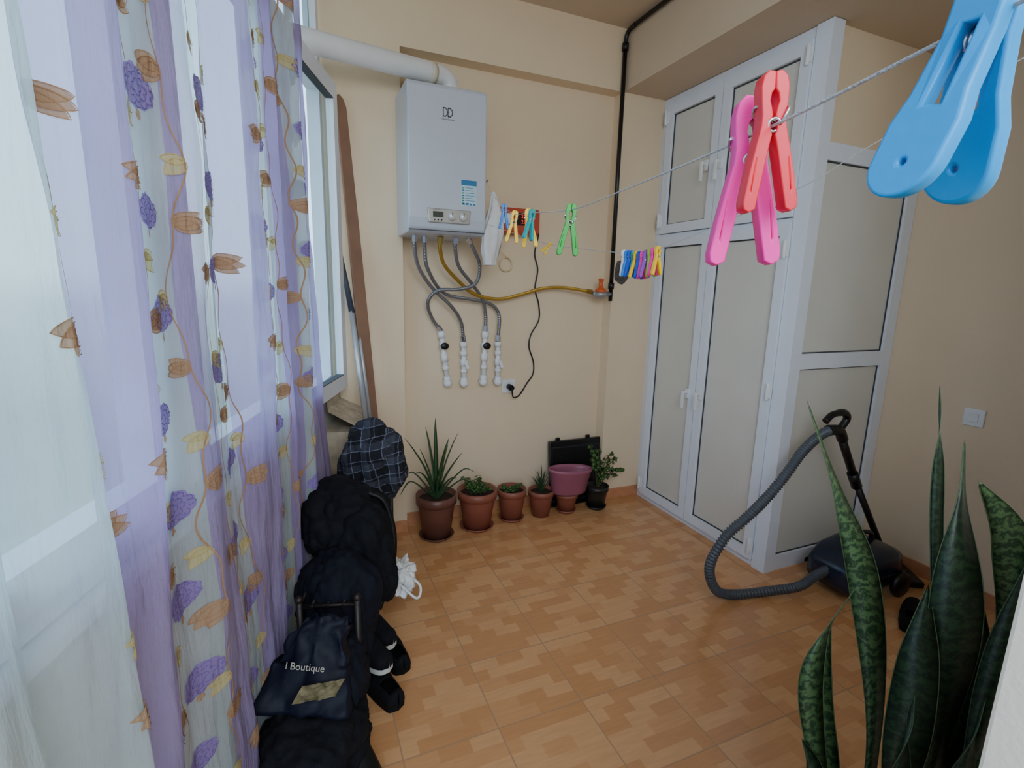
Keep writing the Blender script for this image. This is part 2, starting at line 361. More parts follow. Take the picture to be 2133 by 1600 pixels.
def dd(cx,cz,w,h,th):
    pts=[(0,-h/2),(w*.45,-h/2),(w*.85,-h*.3),(w,0),(w*.85,h*.3),(w*.45,h/2),(0,h/2)]
    for i in range(len(pts)):
        a=V((cx+pts[i][0],yf-.001,cz+pts[i][1])); b=V((cx+pts[(i+1)%len(pts)][0],yf-.001,cz+pts[(i+1)%len(pts)][1])); dr=(b-a); l=dr.length; dr.normalize()
        mb.obox((a+b)/2,dr*(l/2+th/2),V((0,.001,0)),dr.cross(V((0,1,0)))*(th/2))
dd(.712,2.345,.022,.038,.005); dd(.737,2.345,.022,.038,.005); 
make('emblem',mb,GREYTXT,parent=bo); text('print','DemirDöküm',.012,(.737,yf-.001,2.313),GREYTXT,bo)
BLUE=mat('label_blue',(40,120,170),.5)
mb=MB(); mb.box((.806,yf-.0012,1.912),(.888,yf+.001,2.038),0); mb.box((.806,yf-.0018,2.012),(.888,yf,2.038),1)
rl=random.Random(5)
for r in range(7):
    z=2.0-r*.0125
    mb.box((.811,yf-.0018,z-.004),(.822,yf,z+.003),1 if r%2 else 2)
    mb.box((.828,yf-.0018,z-.001),(.828+.02+.034*rl.random(),yf,z+.0015),1)
for r in range(4): mb.box((.812+r*.019,yf-.0018,1.916),(.826+r*.019,yf,1.924),1)
make('energy_label',mb,[mat('label_paper',(190,216,228),.6),BLUE,mat('label_green',(80,160,130),.5)],parent=bo)
fl=thing('flue_pipe',(.76,2.82,2.475),'white plastic exhaust pipe running from boiler to window','exhaust pipe')
mb=MB(); path=[V((.80,2.82,2.47)),V((.80,2.82,2.50))]+cr([(.80,2.82,2.515),(.79,2.815,2.55),(.755,2.805,2.572),(.70,2.785,2.572)],6)+[V((.118,2.60,2.535)),V((-.03,2.545,2.525))]
mb.tube(path,.050,24); make('pipe',mb,WHITEPL,parent=fl)
c,dr=V((.69,2.782,2.571)),V((-.95,-.30,-.06)).normalized()
mb=MB(); mb.tube([c-dr*.018,c+dr*.018],.0525,24); make('collar',mb,mat('collar_cream',(216,208,190),.4),parent=fl)
mb=MB(); mb.rev([(.052,0),(.062,0),(.062,.02),(.052,.022)],(.80,2.82,2.474),24); make('flange',mb,BLACKPL,parent=fl)

# hoses -----------------------------------------------------------
def hose_mat(name,c):
    m=mat(name,c,.35,.75,var=.05); nt=m.node_tree
    w=nt.nodes.new('ShaderNodeTexWave'); w.inputs['Scale'].default_value=60; w.bands_direction='DIAGONAL'
    tc=nt.nodes.new('ShaderNodeTexCoord'); nt.links.new(tc.outputs['Object'],w.inputs['Vector'])
    bp=nt.nodes.new('ShaderNodeBump'); bp.inputs['Strength'].default_value=.5; bp.inputs['Distance'].default_value=.003
    nt.links.new(w.outputs['Fac'],bp.inputs['Height']); nt.links.new(bp.outputs[0],nt.nodes['Principled BSDF'].inputs['Normal']); return m
HM=hose_mat('braided_steel',(140,142,148)); BR=mat('brass',(180,150,80),.3,.8)
hoses=[[(.60,2.8,1.77),(.605,2.82,1.70),(.635,2.86,1.60),(.72,2.9,1.49),(.84,2.92,1.385),(.91,2.95,1.29),(.934,2.97,1.17)],
[(.66,2.82,1.77),(.665,2.84,1.70),(.69,2.87,1.59),(.80,2.93,1.46),(.98,2.95,1.425),(1.10,2.96,1.40),(1.165,2.97,1.33),(1.16,2.97,1.17)],
[(.83,2.8,1.77),(.835,2.82,1.70),(.87,2.86,1.61),(.96,2.9,1.52),(1.04,2.94,1.43),(1.075,2.97,1.33),(1.075,2.97,1.23)],
[(.90,2.8,1.77),(.94,2.81,1.71),(.985,2.83,1.62),(.965,2.85,1.52),(.87,2.86,1.485),(.75,2.88,1.475),(.70,2.92,1.41),(.73,2.96,1.32),(.79,2.97,1.235)]]
for h in hoses:
    t=thing('water_hose',h[0],'braided grey steel hose from boiler to valve','hose','braided boiler hoses')
    mb=MB(); mb.tube(cr(h,10),.0105,10); make('hose',mb,HM,parent=t)
    for e,q in((h[0],h[1]),(h[-1],h[-2])):
        dr=(V(q)-V(e)).normalized(); mb=MB(); mb.tube([V(e),V(e)+dr*.035],.016,6,sm=False); make('nut',mb,CHROME,parent=t)
h=[(.745,2.8,1.77),(.75,2.83,1.70),(.785,2.87,1.62),(.87,2.9,1.54),(.98,2.92,1.46),(1.144,2.94,1.43),(1.30,2.95,1.46),(1.446,2.95,1.50),(1.6,2.94,1.51),(1.79,2.90,1.487)]
t=thing('gas_hose',h[0],'yellow coated flexible gas hose','hose'); mb=MB(); mb.tube(cr(h,10),.011,10); make('hose',mb,hose_mat('yellow_braid',(196,160,70)),parent=t)
for e,q in((h[0],h[1]),(h[-1],h[-2])):
    dr=(V(q)-V(e)).normalized(); mb=MB(); mb.tube([V(e),V(e)+dr*.04],.017,6,sm=False); make('nut',mb,BR,parent=t)
for i,(xt,xb,zt,zb,bl) in enumerate(((.792,.834,1.235,.912,1),(.934,.939,1.167,.907,0),(1.075,1.067,1.23,.909,1),(1.16,1.166,1.165,.904,0))):
    t=thing('valve_pipe',(xb,3.0,zb),'white plastic riser pipe with %s valve coming out of wall'%('black handled' if bl else 'white handled'),'pipe','white riser pipes')
    P=lambda k:V((xt+(xb-xt)*k,2.97,zt+(zb-zt)*k))
    mb=MB(); mb.tube([P(0),P(1)],.0145,16)
    for k0,k1,r in((0,.13,.021),(.22,.33,.022),(.42,.58,.021),(.66,.74,.021),(.86,1.0,.021)): mb.tube([P(k0),P(k1)],r,16)
    mb.ball(P(1),.026); mb.tube([P(1),P(1)+V((0,.05,0))],.021,16)
    make('pipe',mb,WHITEPL,parent=t)
    mb=MB(); c=P(.27 if bl else .5)
    if bl: mb.tube([c,c+V((0,-.035,0))],.014,12); mb.ball(c+V((0,-.04,0)),.022,12,0,(1.25,.5,1))
    else: mb.tube([c,c+V((0,-.035,0))],.010,12); mb.obox(c+V((.008,-.038,-.01)),(.007,0,-.022),(0,.004,0),(.009,0,.004))
    make('valve_handle',mb,BLACKPL if bl else WHITEPL,parent=t,bevel=.002)
t=thing('gas_pipe',(1.93,2.89,1.49),'black steel gas pipe running down wall corner from ceiling','pipe')
mb=MB(); mb.tube([(1.93,2.893,1.43),(1.93,2.892,2.97)],.0135,14); mb.tube(cr([(1.93,2.892,2.97),(1.93,2.885,3.02),(1.93,2.86,3.045),(1.93,2.80,3.052)],5),.0135,14); mb.tube([(1.93,2.82,3.052),(1.93,-.9,3.052)],.0125,14)
make('pipe',mb,BLACKM,parent=t)
for c in((1.93,2.892,1.53),(1.93,2.892,2.965)):
    mb=MB(); mb.tube([V(c)-Z*.02,V(c)+Z*.02],.02,12); make('fitting',mb,BLACKM,parent=t)
t=thing('gas_regulator',(1.846,2.89,1.47),'silver and orange gas pressure regulator on pipe','gas regulator')
mb=MB(); mb.tube([(1.79,2.895,1.476),(1.93,2.895,1.476)],.016,12); mb.rev([(.001,-.03),(.03,-.03),(.045,-.012),(.045,.004),(.03,.012),(.001,.012)],(1.846,2.885,1.478),24); make('body',mb,mat('cast_aluminium',(165,163,165),.45,.6),parent=t)
OR=mat('orange_plastic',(214,92,40),.4)
mb=MB(); mb.rev([(.036,.0),(.038,.01),(.03,.02),(.016,.028),(.014,.07),(.018,.075),(.018,.085),(.001,.087)],(1.846,2.885,1.488),24); make('cap',mb,OR,parent=t)
mb=MB(); pts=[]
for i in range(18):
    th=2*pi*i/18; r=.060*(1+.35*noise.noise(V((cos(th)*1.4,sin(th)*1.4,5)))); pts.append((r*cos(th),r*1.25*sin(th)))
mb.prism(pts,(2.02,2.921,1.62),(1,0,0),(0,0,1),(0,-.008,0)); make('cement_patch',mb,mat('wet_cement',(84,80,76),.95,var=.4,scale=50,bump=1),base=(2.02,2.92,1.62),label='dark grey cement patch on the wall by pipe',category='wall patch')

t=thing('voltage_stabilizer',(1.30,3.02,1.83),'red box with small digital display on the wall','electrical box')
RED=mat('red_orange_plastic',(184,72,50),.5)
mb=MB(); mb.box((1.14,2.93,1.825),(1.40,3.02,1.975)); mb.box((1.135,2.925,1.835),(1.405,2.935,1.965)); make('body',mb,RED,parent=t,bevel=.008)
mb=MB(); mb.box((1.25,2.921,1.875),(1.35,2.926,1.947)); make('display',mb,BLACKPL,parent=t)
DIG=mat('red_digits',(230,60,50),.4,emit=(255,40,30))
text('digits','220',.03,(1.30,2.920,1.927),DIG,t); text('digits','221',.03,(1.30,2.920,1.895),DIG,t)
mb=MB(); mb.box((1.15,2.922,1.88),(1.22,2.926,1.94)); make('sticker',mb,WHITEPL,parent=t)
t=thing('wall_socket',(1.255,3.02,.864),'white wall socket with black plug','socket')
mb=MB(); mb.box((1.210,3.008,.819),(1.300,3.02,.909)); mb.rev([(.001,.004),(.026,.004),(.03,.008),(.034,0)],(1.255,3.006,.864),24,0,M=Matrix.Rotation(pi/2,3,'X')); make('plate',mb,WHITEPL,parent=t,bevel=.004)
t=thing('power_cable',(1.30,2.98,.864),'black power cable hanging down to wall socket','cable')
mb=MB(); mb.tube([(1.255,3.0,.864),(1.258,2.955,.86)],.019,14); make('plug',mb,BLACKPL,parent=t)
mb=MB(); mb.tube(cr([(1.258,2.955,.855),(1.27,2.955,.80),(1.32,2.97,.81),(1.38,2.99,.88),(1.427,3.0,.94),(1.43,3.005,1.02),(1.395,3.005,1.12),(1.405,3.005,1.2),(1.46,3.005,1.30),(1.455,3.005,1.4),(1.425,3.005,1.5),(1.44,3.005,1.62),(1.415,3.005,1.72),(1.43,2.99,1.84),(1.39,2.97,1.90)],8),.0048,8); make('cord',mb,BLACKPL,parent=t)
t=thing('light_switch',(3.08,1.346,.922),'white square light switch on the wall','light switch')
mb=MB(); mb.box((3.070,1.303,.878),(3.08,1.390,.966)); make('plate',mb,WHITEPL,parent=t,bevel=.004)
mb=MB(); mb.box((3.064,1.325,.900),(3.071,1.368,.944)); make('rocker',mb,WHITEPL,parent=t,bevel=.003)
mb=MB(); ring=[(1.215+.042*cos(a),3.0+.004*sin(a*3),1.645+.042*sin(a)) for a in [2*pi*i/30 for i in range(62)]]
mb.tube(cr([(1.14,2.99,1.80),(1.17,2.99,1.73),(1.215,2.99,1.69)],6),.002,6)
mb.tube([(p[0]*1+(.003 if i>30 else 0),p[1],p[2]) for i,p in enumerate(ring)],.004,8); make('wire_coil',mb,mat('cream_wire',(216,200,160),.5),base=(1.215,3.0,1.645),label='small coil of cream wire hanging on wall',category='wire')
mb=MB(); NX=26; NZz=26; vs=[]
for j in range(NZz+1):
    k=j/NZz; wd=.014+.045*min(1,k*1.8)*(1-.6*max(0,k-.6)/.4)
    for i in range(NX+1):
        th=2*pi*i/NX; r=1+.5*noise.noise(V((cos(th)*2.4,sin(th)*2.4,k*3))); vs.append(V((.995+wd*cos(th)*r+.014*sin(k*5),2.66+.035*sin(th)*r*(.3+.7*min(1,k*2)),2.0-.38*k)))
mb.add(vs,[(j*(NX+1)+i,j*(NX+1)+i+1,(j+1)*(NX+1)+i+1,(j+1)*(NX+1)+i) for j in range(NZz) for i in range(NX)],0,True)
make('cleaning_cloth',mb,mat('white_cotton',(226,224,224),.9,bump=.5,bscale=40),base=(.995,2.66,1.65),label='crumpled white cloth hanging beside the boiler',category='cloth')

# ================================================================= CUPBOARD
cb=thing('cupboard',(2.68,2.34,0),'tall white plastic framed built-in cupboard with cream panels','cupboard')
X0=2.27; XP=2.345; YP=1.850
mb=MB(); mb.box((2.335,1.80,0),(3.075,2.915,2.19)); mb.box((2.335,1.865,2.19),(3.075,2.915,2.72))
make('body',mb,PANEL,parent=cb)
mb=MB(); mb.box((X0,1.768,0),(XP,YP,2.722)); mb.box((X0+.01,2.868,0),(2.33,2.918,2.722)); mb.box((X0+.01,YP,2.66),(2.33,2.868,2.722)); mb.box((X0+.01,YP,0),(2.33,2.868,.035)); mb.box((X0+.01,YP,1.845),(2.33,2.868,1.875))
make('frame',mb,PVC,parent=cb)
mb=MB()
for z0,z1 in((0,.085),(1.125,1.205),(2.135,2.215)): mb.box((XP,1.775,z0),(3.0,1.80,z1))
mb.box((3.0,1.775,0),(3.078,1.80,2.215))
side=make('side_frame',mb,PVC,parent=cb)
for z0,z1 in((.085,1.125),(1.205,2.135)):
    mb=MB(); mb.box((XP,1.794,z0),(3.0,1.799,z1),0)
    for q in(((XP,1.789,z0),(3.0,1.794,z0+.006)),((XP,1.789,z1-.006),(3.0,1.794,z1)),((XP,1.789,z0+.006),(XP+.006,1.794,z1-.006)),((2.994,1.789,z0+.006),(3.0,1.794,z1-.006))): mb.box(q[0],q[1],1)
    make('side_panel',mb,[PANEL,GASKET],parent=side)
def cdoor(y0,y1,z0,z1,hy,hz,hinge_y,hzs):
    mb=MB(); f=.055; xa,xb=X0-.012,X0+.03
    for q in((y0,y1,z0,z0+f),(y0,y1,z1-f,z1),(y0,y0+f,z0+f,z1-f),(y1-f,y1,z0+f,z1-f)): mb.box((xa,q[0],q[2]),(xb,q[1],q[3]))
    dr=make('door',mb,PVC,parent=cb)
    mb=MB(); mb.box((xb-.018,y0+f-.002,z0+f-.002),(xb-.008,y1-f+.002,z1-f+.002),0); g=.006
    for q in((y0+f,y1-f,z0+f,z0+f+g),(y0+f,y1-f,z1-f-g,z1-f),(y0+f,y0+f+g,z0+f,z1-f),(y1-f-g,y1-f,z0+f,z1-f)): mb.box((xa+.018,q[0],q[2]),(xb-.0182,q[1],q[3]),1)
    make('panel',mb,[PANEL,GASKET],parent=dr)
    mb=MB(); mb.box((xa-.010,hy-.014,hz-.03),(xa+.001,hy+.014,hz+.03)); mb.tube([(xa-.008,hy,hz+.008),(xa-.035,hy,hz+.008)],.009,10)
    mb.obox((xa-.038,hy,hz-.038),(.006,0,0),(0,.010,0),(0,0,.055)); make('handle',mb,WHITEPL,parent=dr,bevel=.004)
    for h in hzs:
        mb=MB(); mb.tube([(xa-.008,hinge_y,h-.045),(xa-.008,hinge_y,h+.045)],.009,12); mb.box((xa-.006,hinge_y-.02,h-.035),(xa+.004,hinge_y+.02,h+.035)); make('hinge',mb,WHITEPL,parent=dr,bevel=.002)
cdoor(1.854,2.386,1.878,2.665,2.355,2.226,1.866,(2.60,1.96)); cdoor(2.392,2.862,1.878,2.665,2.467,2.235,2.86,(2.60,1.96))
cdoor(1.854,2.386,.04,1.845,2.341,.88,1.866,(1.722,.997,.12)); cdoor(2.392,2.862,.04,1.845,2.454,.87,2.86,(1.722,.12))

# ================================================================= PLANTS / POTS
def leafmat(name,c1,c2,sc,dist=2.0,rough=.4,band=True):
    m=bpy.data.materials.new(name); m.use_nodes=True; nt=m.node_tree; b=nt.nodes['Principled BSDF']; b.inputs['Roughness'].default_value=rough
    tc=nt.nodes.new('ShaderNodeTexCoord'); w=nt.nodes.new('ShaderNodeTexWave' if band else 'ShaderNodeTexNoise'); w.inputs['Scale'].default_value=sc
    if band: w.bands_direction='Z'; w.inputs['Distortion'].default_value=dist; w.inputs['Detail'].default_value=4; w.inputs['Detail Scale'].default_value=3.2; w.inputs['Detail Roughness'].default_value=.65
    nt.links.new(tc.outputs['Object'],w.inputs['Vector'])
    rp=nt.nodes.new('ShaderNodeValToRGB'); rp.color_ramp.elements[0].color=lin(c1); rp.color_ramp.elements[1].color=lin(c2); rp.color_ramp.elements[0].position=.1; rp.color_ramp.elements[1].position=.95
    nt.links.new(w.outputs['Fac'],rp.inputs[0]); nt.links.new(rp.outputs[0],b.inputs['Base Color']); return m
SNAKE=leafmat('snake_leaf',(24,44,30),(46,72,46),13,11,.42); SNAKE2=leafmat('snake_leaf_light',(36,60,38),(80,110,68),14,11,.42); SEDGE=mat('snake_leaf_edge',(64,88,54),.4,var=.1)
ALOE=leafmat('aloe_leaf',(34,62,38),(66,98,60),9,band=False); JADE=leafmat('jade_leaf',(38,78,34),(86,124,60),20,band=False)
SOIL=mat('soil',(52,38,28),.95,var=.4,scale=60,bump=1); TERRA=mat('terracotta_plastic',(146,84,66),.45,var=.08); TERRA2=mat('brown_plastic',(108,68,58),.4,var=.08); STEM=mat('plant_stem',(82,84,50),.8)
def leaf(mb,pts,w,mi=0,th=.15,prof=None,side=None,k=10,twist=0,wav=0):
    P=cr(pts,k); n=len(P); vs=[]
    for i,p in enumerate(P):
        s=i/(n-1); d=(P[min(i+1,n-1)]-P[max(i-1,0)]).normalized()
        sd=V(side) if side else d.cross(V((0,0,1)))
        if sd.length<1e-3: sd=V((1,0,0))
        sd=(sd-d*sd.dot(d)).normalized(); nr=sd.cross(d).normalized()
        if twist: 
            q=Matrix.Rotation(twist*s+wav*sin(s*9),3,d); sd=q@sd; nr=q@nr
        ww=w*(prof(s) if prof else (1-s)**.7)/2
        vs+=[p-sd*ww,p-nr*ww*th*2,p+sd*ww,p+nr*ww*th*.5]
    fs=[]
    for i in range(n-1):
        for j in range(4): a=i*4+j;b=i*4+(j+1)%4; fs.append((a,b,b+4,a+4))
    mb.add(vs,fs,mi,True)
    return vs
def pot(x,y,r,h,m,label,saucer=True):
    t=thing('potted_plant',(x,y,0),label,'potted plant','row of flower pots by the wall')
    z0=.0
    if saucer:
        mb=MB(); mb.rev([(.001,0),(r*.72,0),(r*.88,.022),(r*.84,.022),(r*.7,.006),(.001,.006)],(x,y,0),32); make('saucer',mb,m,parent=t); z0=.006
    mb=MB(); mb.rev([(.001,z0),(r*.68,z0),(r*.9,h*.78),(r*.92,h*.80),(r,h*.80),(r,h),(r*.93,h),(r*.88,h*.86),(.001,h*.86)],(x,y,0),36); make('pot',mb,m,parent=t)
    mb=MB(); mb.rev([(.001,h*.9),(r*.5,h*.895),(r*.89,h*.88)],(x,y,0),24); make('soil',mb,SOIL,parent=t); return t
rp=random.Random(11)
t=pot(.715,2.80,.122,.275,TERRA2,'spiky green aloe in a brown plastic pot')
mb=MB(); cx_,cy,cz=.715,2.80,.24
L=[(.0,.02,.48,.02),(-.20,-.05,.42,.0),(.13,-.03,.42,0),(-.24,-.1,.17,-.08),(.20,-.12,.16,-.04),(-.10,.0,.33,0),(.05,-.08,.36,0),(-.15,-.12,.25,-.02),(.17,.02,.27,0),(.22,-.08,.22,-.05),(-.05,.06,.44,0),(-.19,.04,.20,-.05),(.08,-.16,.2,-.02),(-.03,-.17,.22,-.03),(.1,.08,.35,0)]
for dx,dy,dz,sag in L:
    leaf(mb,[(cx_,cy,cz),(cx_+dx*.3,cy+dy*.3,cz+dz*.45),(cx_+dx*.7,cy+dy*.7,cz+dz*.8-sag*.3),(cx_+dx,cy+dy,cz+dz+sag)],.042,0,.3,lambda s:(1-s)**.8*(.75+.5*s))
make('leaves',mb,ALOE,parent=t)
def roundleaf(mb,c,r,nrm):
    nrm=V(nrm).normalized(); a=nrm.orthogonal().normalized(); b=nrm.cross(a); c=V(c)
    vs=[c+nrm*r*.15]+[c+(a*cos(2*pi*i/8)+b*sin(2*pi*i/8)*.8)*r for i in range(8)]+[c-nrm*r*.15]
    mb.add(vs,[(0,1+i,1+(i+1)%8) for i in range(8)]+[(9,1+(i+1)%8,1+i) for i in range(8)],0,True)
def bushy(t,x,y,z,n,spread,hh,lr):
    mb=MB(); st=MB()
    for i in range(n):
        a=rp.random()*6.28; rr=spread*math.sqrt(rp.random()); top=V((x+rr*cos(a),y+rr*sin(a),z+hh*(.35+.65*rp.random()))); b=V((x+rr*.4*cos(a),y+rr*.4*sin(a),z-.02))
        path=cr([b,(b+top)/2+V((rp.uniform(-.01,.01),rp.uniform(-.01,.01),.01)),top],5); st.tube(path,.0025,6)
        for q in path[4:]:
            for s in range(2): 
                aa=rp.random()*6.28; dr=V((cos(aa),sin(aa),.4)); roundleaf(mb,q+dr*lr*.9,lr*rp.uniform(.7,1.1),V((cos(aa)*.4,sin(aa)*.4,1)))
    make('stems',st,STEM,parent=t); make('leaves',mb,JADE,parent=t)
t=pot(.985,2.83,.124,.255,TERRA,'small leafy succulent in a terracotta coloured pot'); bushy(t,.985,2.83,.225,16,.085,.10,.016)
t=pot(1.235,2.86,.096,.215,TERRA,'low creeping succulent in small terracotta coloured pot'); bushy(t,1.235,2.86,.19,12,.07,.035,.012)
t=pot(1.445,2.85,.087,.18,TERRA,'small spiky haworthia in small terracotta coloured pot',saucer=False)
mb=MB()
for i in range(26):
    a=rp.random()*6.28; r=.04+.07*rp.random(); hh=.05+.11*rp.random(); leaf(mb,[(1.445,2.85,.16),(1.445+r*.5*cos(a),2.85+r*.5*sin(a),.16+hh*.7),(1.445+r*cos(a),2.85+r*sin(a),.16+hh)],.013,0,.3)
make('leaves',mb,ALOE,parent=t)
t=pot(1.635,2.84,.078,.137,TERRA,'terracotta coloured pot under the pink planter')
t=pot(1.865,2.82,.080,.165,mat('black_pot',(34,34,34),.4),'tall jade plant in a black plastic pot')
mb=MB(); st=MB()
for tip in((1.78,2.80,.47),(1.85,2.81,.43),(1.95,2.80,.40),(2.0,2.79,.36),(2.05,2.78,.27),(1.90,2.85,.33),(1.80,2.76,.35),(1.93,2.76,.30),(2.02,2.80,.22),(1.86,2.75,.24)):
    path=cr([(1.865,2.82,.14),V((1.865,2.82,.14)).lerp(V(tip),.5)+V((0,0,.05)),tip],7); st.tube(path,.003,6)
    for q in path[5::2]:
        for s in range(3):
            aa=rp.random()*6.28; dr=V((cos(aa),sin(aa),.2)); roundleaf(mb,q+dr*.016,.017*rp.uniform(.7,1.2),V((cos(aa)*.7,sin(aa)*.7-.5,.8)))
make('stems',st,STEM,parent=t); make('leaves',mb,JADE,parent=t)
t=thing('planter_bowl',(1.635,2.82,.137),'empty pink oval plastic planter resting on a pot','planter')
mb=MB(); mb.rev([(.001,0),(.115,0),(.13,.01),(.155,.15),(.163,.155),(.163,.175),(.152,.175),(.145,.15),(.12,.02),(.001,.02)],(1.635,2.82,.142),40,0,1,.52,M=Matrix.Rotation(.07,3,'Y')); make('bowl',mb,mat('dusty_pink_plastic',(158,92,114),.4,var=.05),parent=t)
t=thing('black_case',(1.75,2.96,0),'flat black case leaning against the wall','case')
mb=MB(); ay=V((0,.05,.462)); ay2=ay.normalized(); nz=V((1,0,0)).cross(ay2).normalized()
mb.obox(V((1.755,2.945,.235)),(.205,0,0),nz*.016,ay*.5); make('shell',mb,mat('glossy_black',(12,12,13),.3),parent=t,bevel=.006)
for x in(1.62,1.86):
    mb=MB(); mb.obox(V((x,2.972,.475)),(.014,0,0),nz*.008,(0,0,.012)); make('latch',mb,BLACKPL,parent=t,bevel=.002)
mb=MB(); 
for q in((0,.19,.19,.004),(0,-.19,.19,.004)): mb.obox(V((1.755,2.927,.235))+ay2*q[1],(q[2],0,0),nz*.001,ay2*q[3])
for q in(-.19,.19): mb.obox(V((1.755+q,2.927,.235)),(.004,0,0),nz*.001,ay2*.19)
make('border',mb,mat('grey_trim',(40,40,42),.4),parent=t)

# snake plant (near the camera)
t=thing('snake_plant',(1.0,.44,0),'tall snake plant with dark mottled sword leaves','potted plant')
mb=MB(); mb.rev([(.001,0),(.13,0),(.175,.34),(.185,.34),(.185,.38),(.17,.38),(.16,.35),(.001,.35)],(1.0,.44,0),36); make('pot',mb,TERRA,parent=t)
mb=MB(); mb.rev([(.001,.365),(.163,.36)],(1.0,.44,0),30); make('soil',mb,SOIL,parent=t)
mb=MB(); sp=lambda s:(.6+.42*sin(pi*min(1,s*1.05+.02)))*(1 if s<.68 else max(0,1-((s-.68)/.32)**2.1))
def SL(pts,w,side=(1,-.35,0),tw=.2,mi=0):
    vs=leaf(mb,pts,w,mi,.07,sp,side,12,tw,.38)
    n=len(vs)//4
    for j in (0,2):
        pa=[vs[i*4+j] for i in range(n-1)]; mb.tube(pa,.0009,5,2,False)
SL([(.95,.46,.37),(.99,.49,.68),(1.005,.555,.93),(.975,.61,1.10),(.92,.672,1.30)],.060,tw=.5,mi=1)
SL([(1.06,.45,.37),(1.17,.50,.75),(1.235,.575,1.08),(1.25,.60,1.22),(1.28,.631,1.32)],.032,tw=.8)
SL([(1.02,.42,.37),(1.07,.42,.70),(1.055,.43,.93),(1.10,.47,1.10),(1.147,.51,1.245)],.088,tw=.3)
SL([(1.10,.39,.37),(1.18,.37,.68),(1.185,.385,.92),(1.13,.41,1.09),(1.045,.435,1.20)],.076,tw=-.5,mi=1)
SL([(1.06,.39,.37),(1.10,.38,.7),(1.16,.39,.98),(1.20,.41,1.22)],.078,tw=.5)
SL([(.92,.46,.37),(.870,.50,.60),(.850,.533,.776),(.88,.54,.88),(.945,.537,.965)],.046,mi=1,tw=.6)
SL([(.97,.42,.37),(.955,.42,.66),(.985,.44,.86),(1.03,.468,.99)],.066,tw=-.6)
SL([(.89,.46,.37),(.86,.48,.52),(.845,.50,.63),(.825,.52,.69)],.036)
SL([(.93,.41,.37),(.91,.40,.56),(.93,.41,.72),(.97,.43,.82)],.052,tw=.9)
SL([(1.08,.40,.37),(1.07,.36,.60),(1.09,.335,.80),(1.14,.33,.96)],.074,tw=.6,mi=1)
SL([(.99,.46,.37),(1.03,.46,.60),(1.08,.47,.78),(1.16,.47,.90)],.058,tw=.8,mi=1)
SL([(.96,.48,.37),(.92,.52,.58),(.92,.56,.74),(.97,.59,.85)],.044,tw=-.7,mi=1)
SL([(1.0,.40,.37),(.99,.37,.56),(1.01,.36,.72),(1.06,.37,.83)],.058,tw=.5)
SL([(1.05,.43,.37),(1.09,.43,.62),(1.12,.42,.82),(1.10,.42,.98)],.066,tw=-.6)
make('leaves',mb,[SNAKE,SNAKE2,SEDGE],parent=t)

# ================================================================= VACUUM
VB=mat('vacuum_navy_plastic',(20,32,52),.25,var=.1)
t=thing('vacuum_cleaner',(2.66,1.52,0),'black and navy canister vacuum cleaner with ribbed hose','vacuum cleaner')
mb=MB(); secs=[(-.23,.07,.09,.15),(-.21,.115,.045,.19),(-.13,.135,.03,.235),(0,.14,.03,.255),(.11,.135,.03,.25),(.18,.12,.035,.22),(.215,.08,.06,.17)]
n=28; vs=[]
q=lambda v:math.copysign(abs(v)**.45,v)
for sx,hw,zl,zh in secs:
    for k in range(n):
        a=2*pi*k/n; vs.append(V((2.63+sx,1.52+hw*q(cos(a)),(zl+zh)/2+(zh-zl)/2*q(sin(a)))))
mb.add(vs,[(i*n+k,i*n+(k+1)%n,(i+1)*n+(k+1)%n,(i+1)*n+k) for i in range(len(secs)-1) for k in range(n)]+[tuple(range(n)),tuple(reversed(range((len(secs)-1)*n,len(secs)*n)))],0,True)
make('body',mb,VB,parent=t)
mb=MB(); mb.box((2.43,1.379,.10),(2.82,1.384,.125)); mb.box((2.43,1.656,.10),(2.82,1.661,.125)); make('bumper',mb,BLACKPL,parent=t,bevel=.002)
for yy in(1.37,1.67):
    mb=MB(); M=Matrix.Rotation(pi/2,3,'X'); mb.rev([(.001,-.018),(.055,-.018),(.066,-.01),(.066,.01),(.055,.018),(.001,.018)],(2.76,yy,.066),24,0,M=M); make('wheel',mb,BLACKPL,parent=t)
mb=MB(); mb.tube(cr([(2.53,1.52,.245),(2.55,1.52,.285),(2.63,1.52,.30),(2.71,1.52,.285),(2.73,1.52,.245)],6),.012,10); make('carry_handle',mb,BLACKPL,parent=t)
mb=MB(); hp=cr([(2.42,1.52,.14),(2.35,1.54,.10),(2.27,1.56,.05),(2.12,1.61,.028),(1.942,1.65,.026),(1.81,1.65,.08),(1.745,1.645,.22),(1.79,1.62,.37),(1.90,1.60,.47),(2.02,1.6,.555),(2.13,1.6,.66),(2.22,1.6,.76),(2.33,1.6,.83),(2.42,1.6,.85)],40)
RR=[.0215+.0028*(1 if (i%4)<2 else -1) for i in range(len(hp))]
mb.tube(hp,RR,14); make('hose',mb,mat('hose_grey',(76,82,90),.45,var=.1),parent=t)
mb=MB(); mb.tube(cr([(2.38,1.6,.85),(2.46,1.6,.84),(2.50,1.6,.79)],6),.026,14); mb.tube(cr([(2.46,1.6,.84),(2.50,1.595,.90),(2.46,1.59,.935),(2.38,1.59,.93),(2.335,1.59,.90)],8),[.018]*20+[.016]*13,12); make('handle',mb,BLACKPL,parent=t)
mb=MB(); mb.tube([(2.47,1.6,.83),(2.64,1.595,.555)],.020,14); mb.tube([(2.63,1.595,.57),(2.93,1.55,.085)],.0165,14); mb.tube([(2.61,1.596,.60),(2.66,1.594,.52)],.026,14); make('wand',mb,BLACKPL,parent=t)
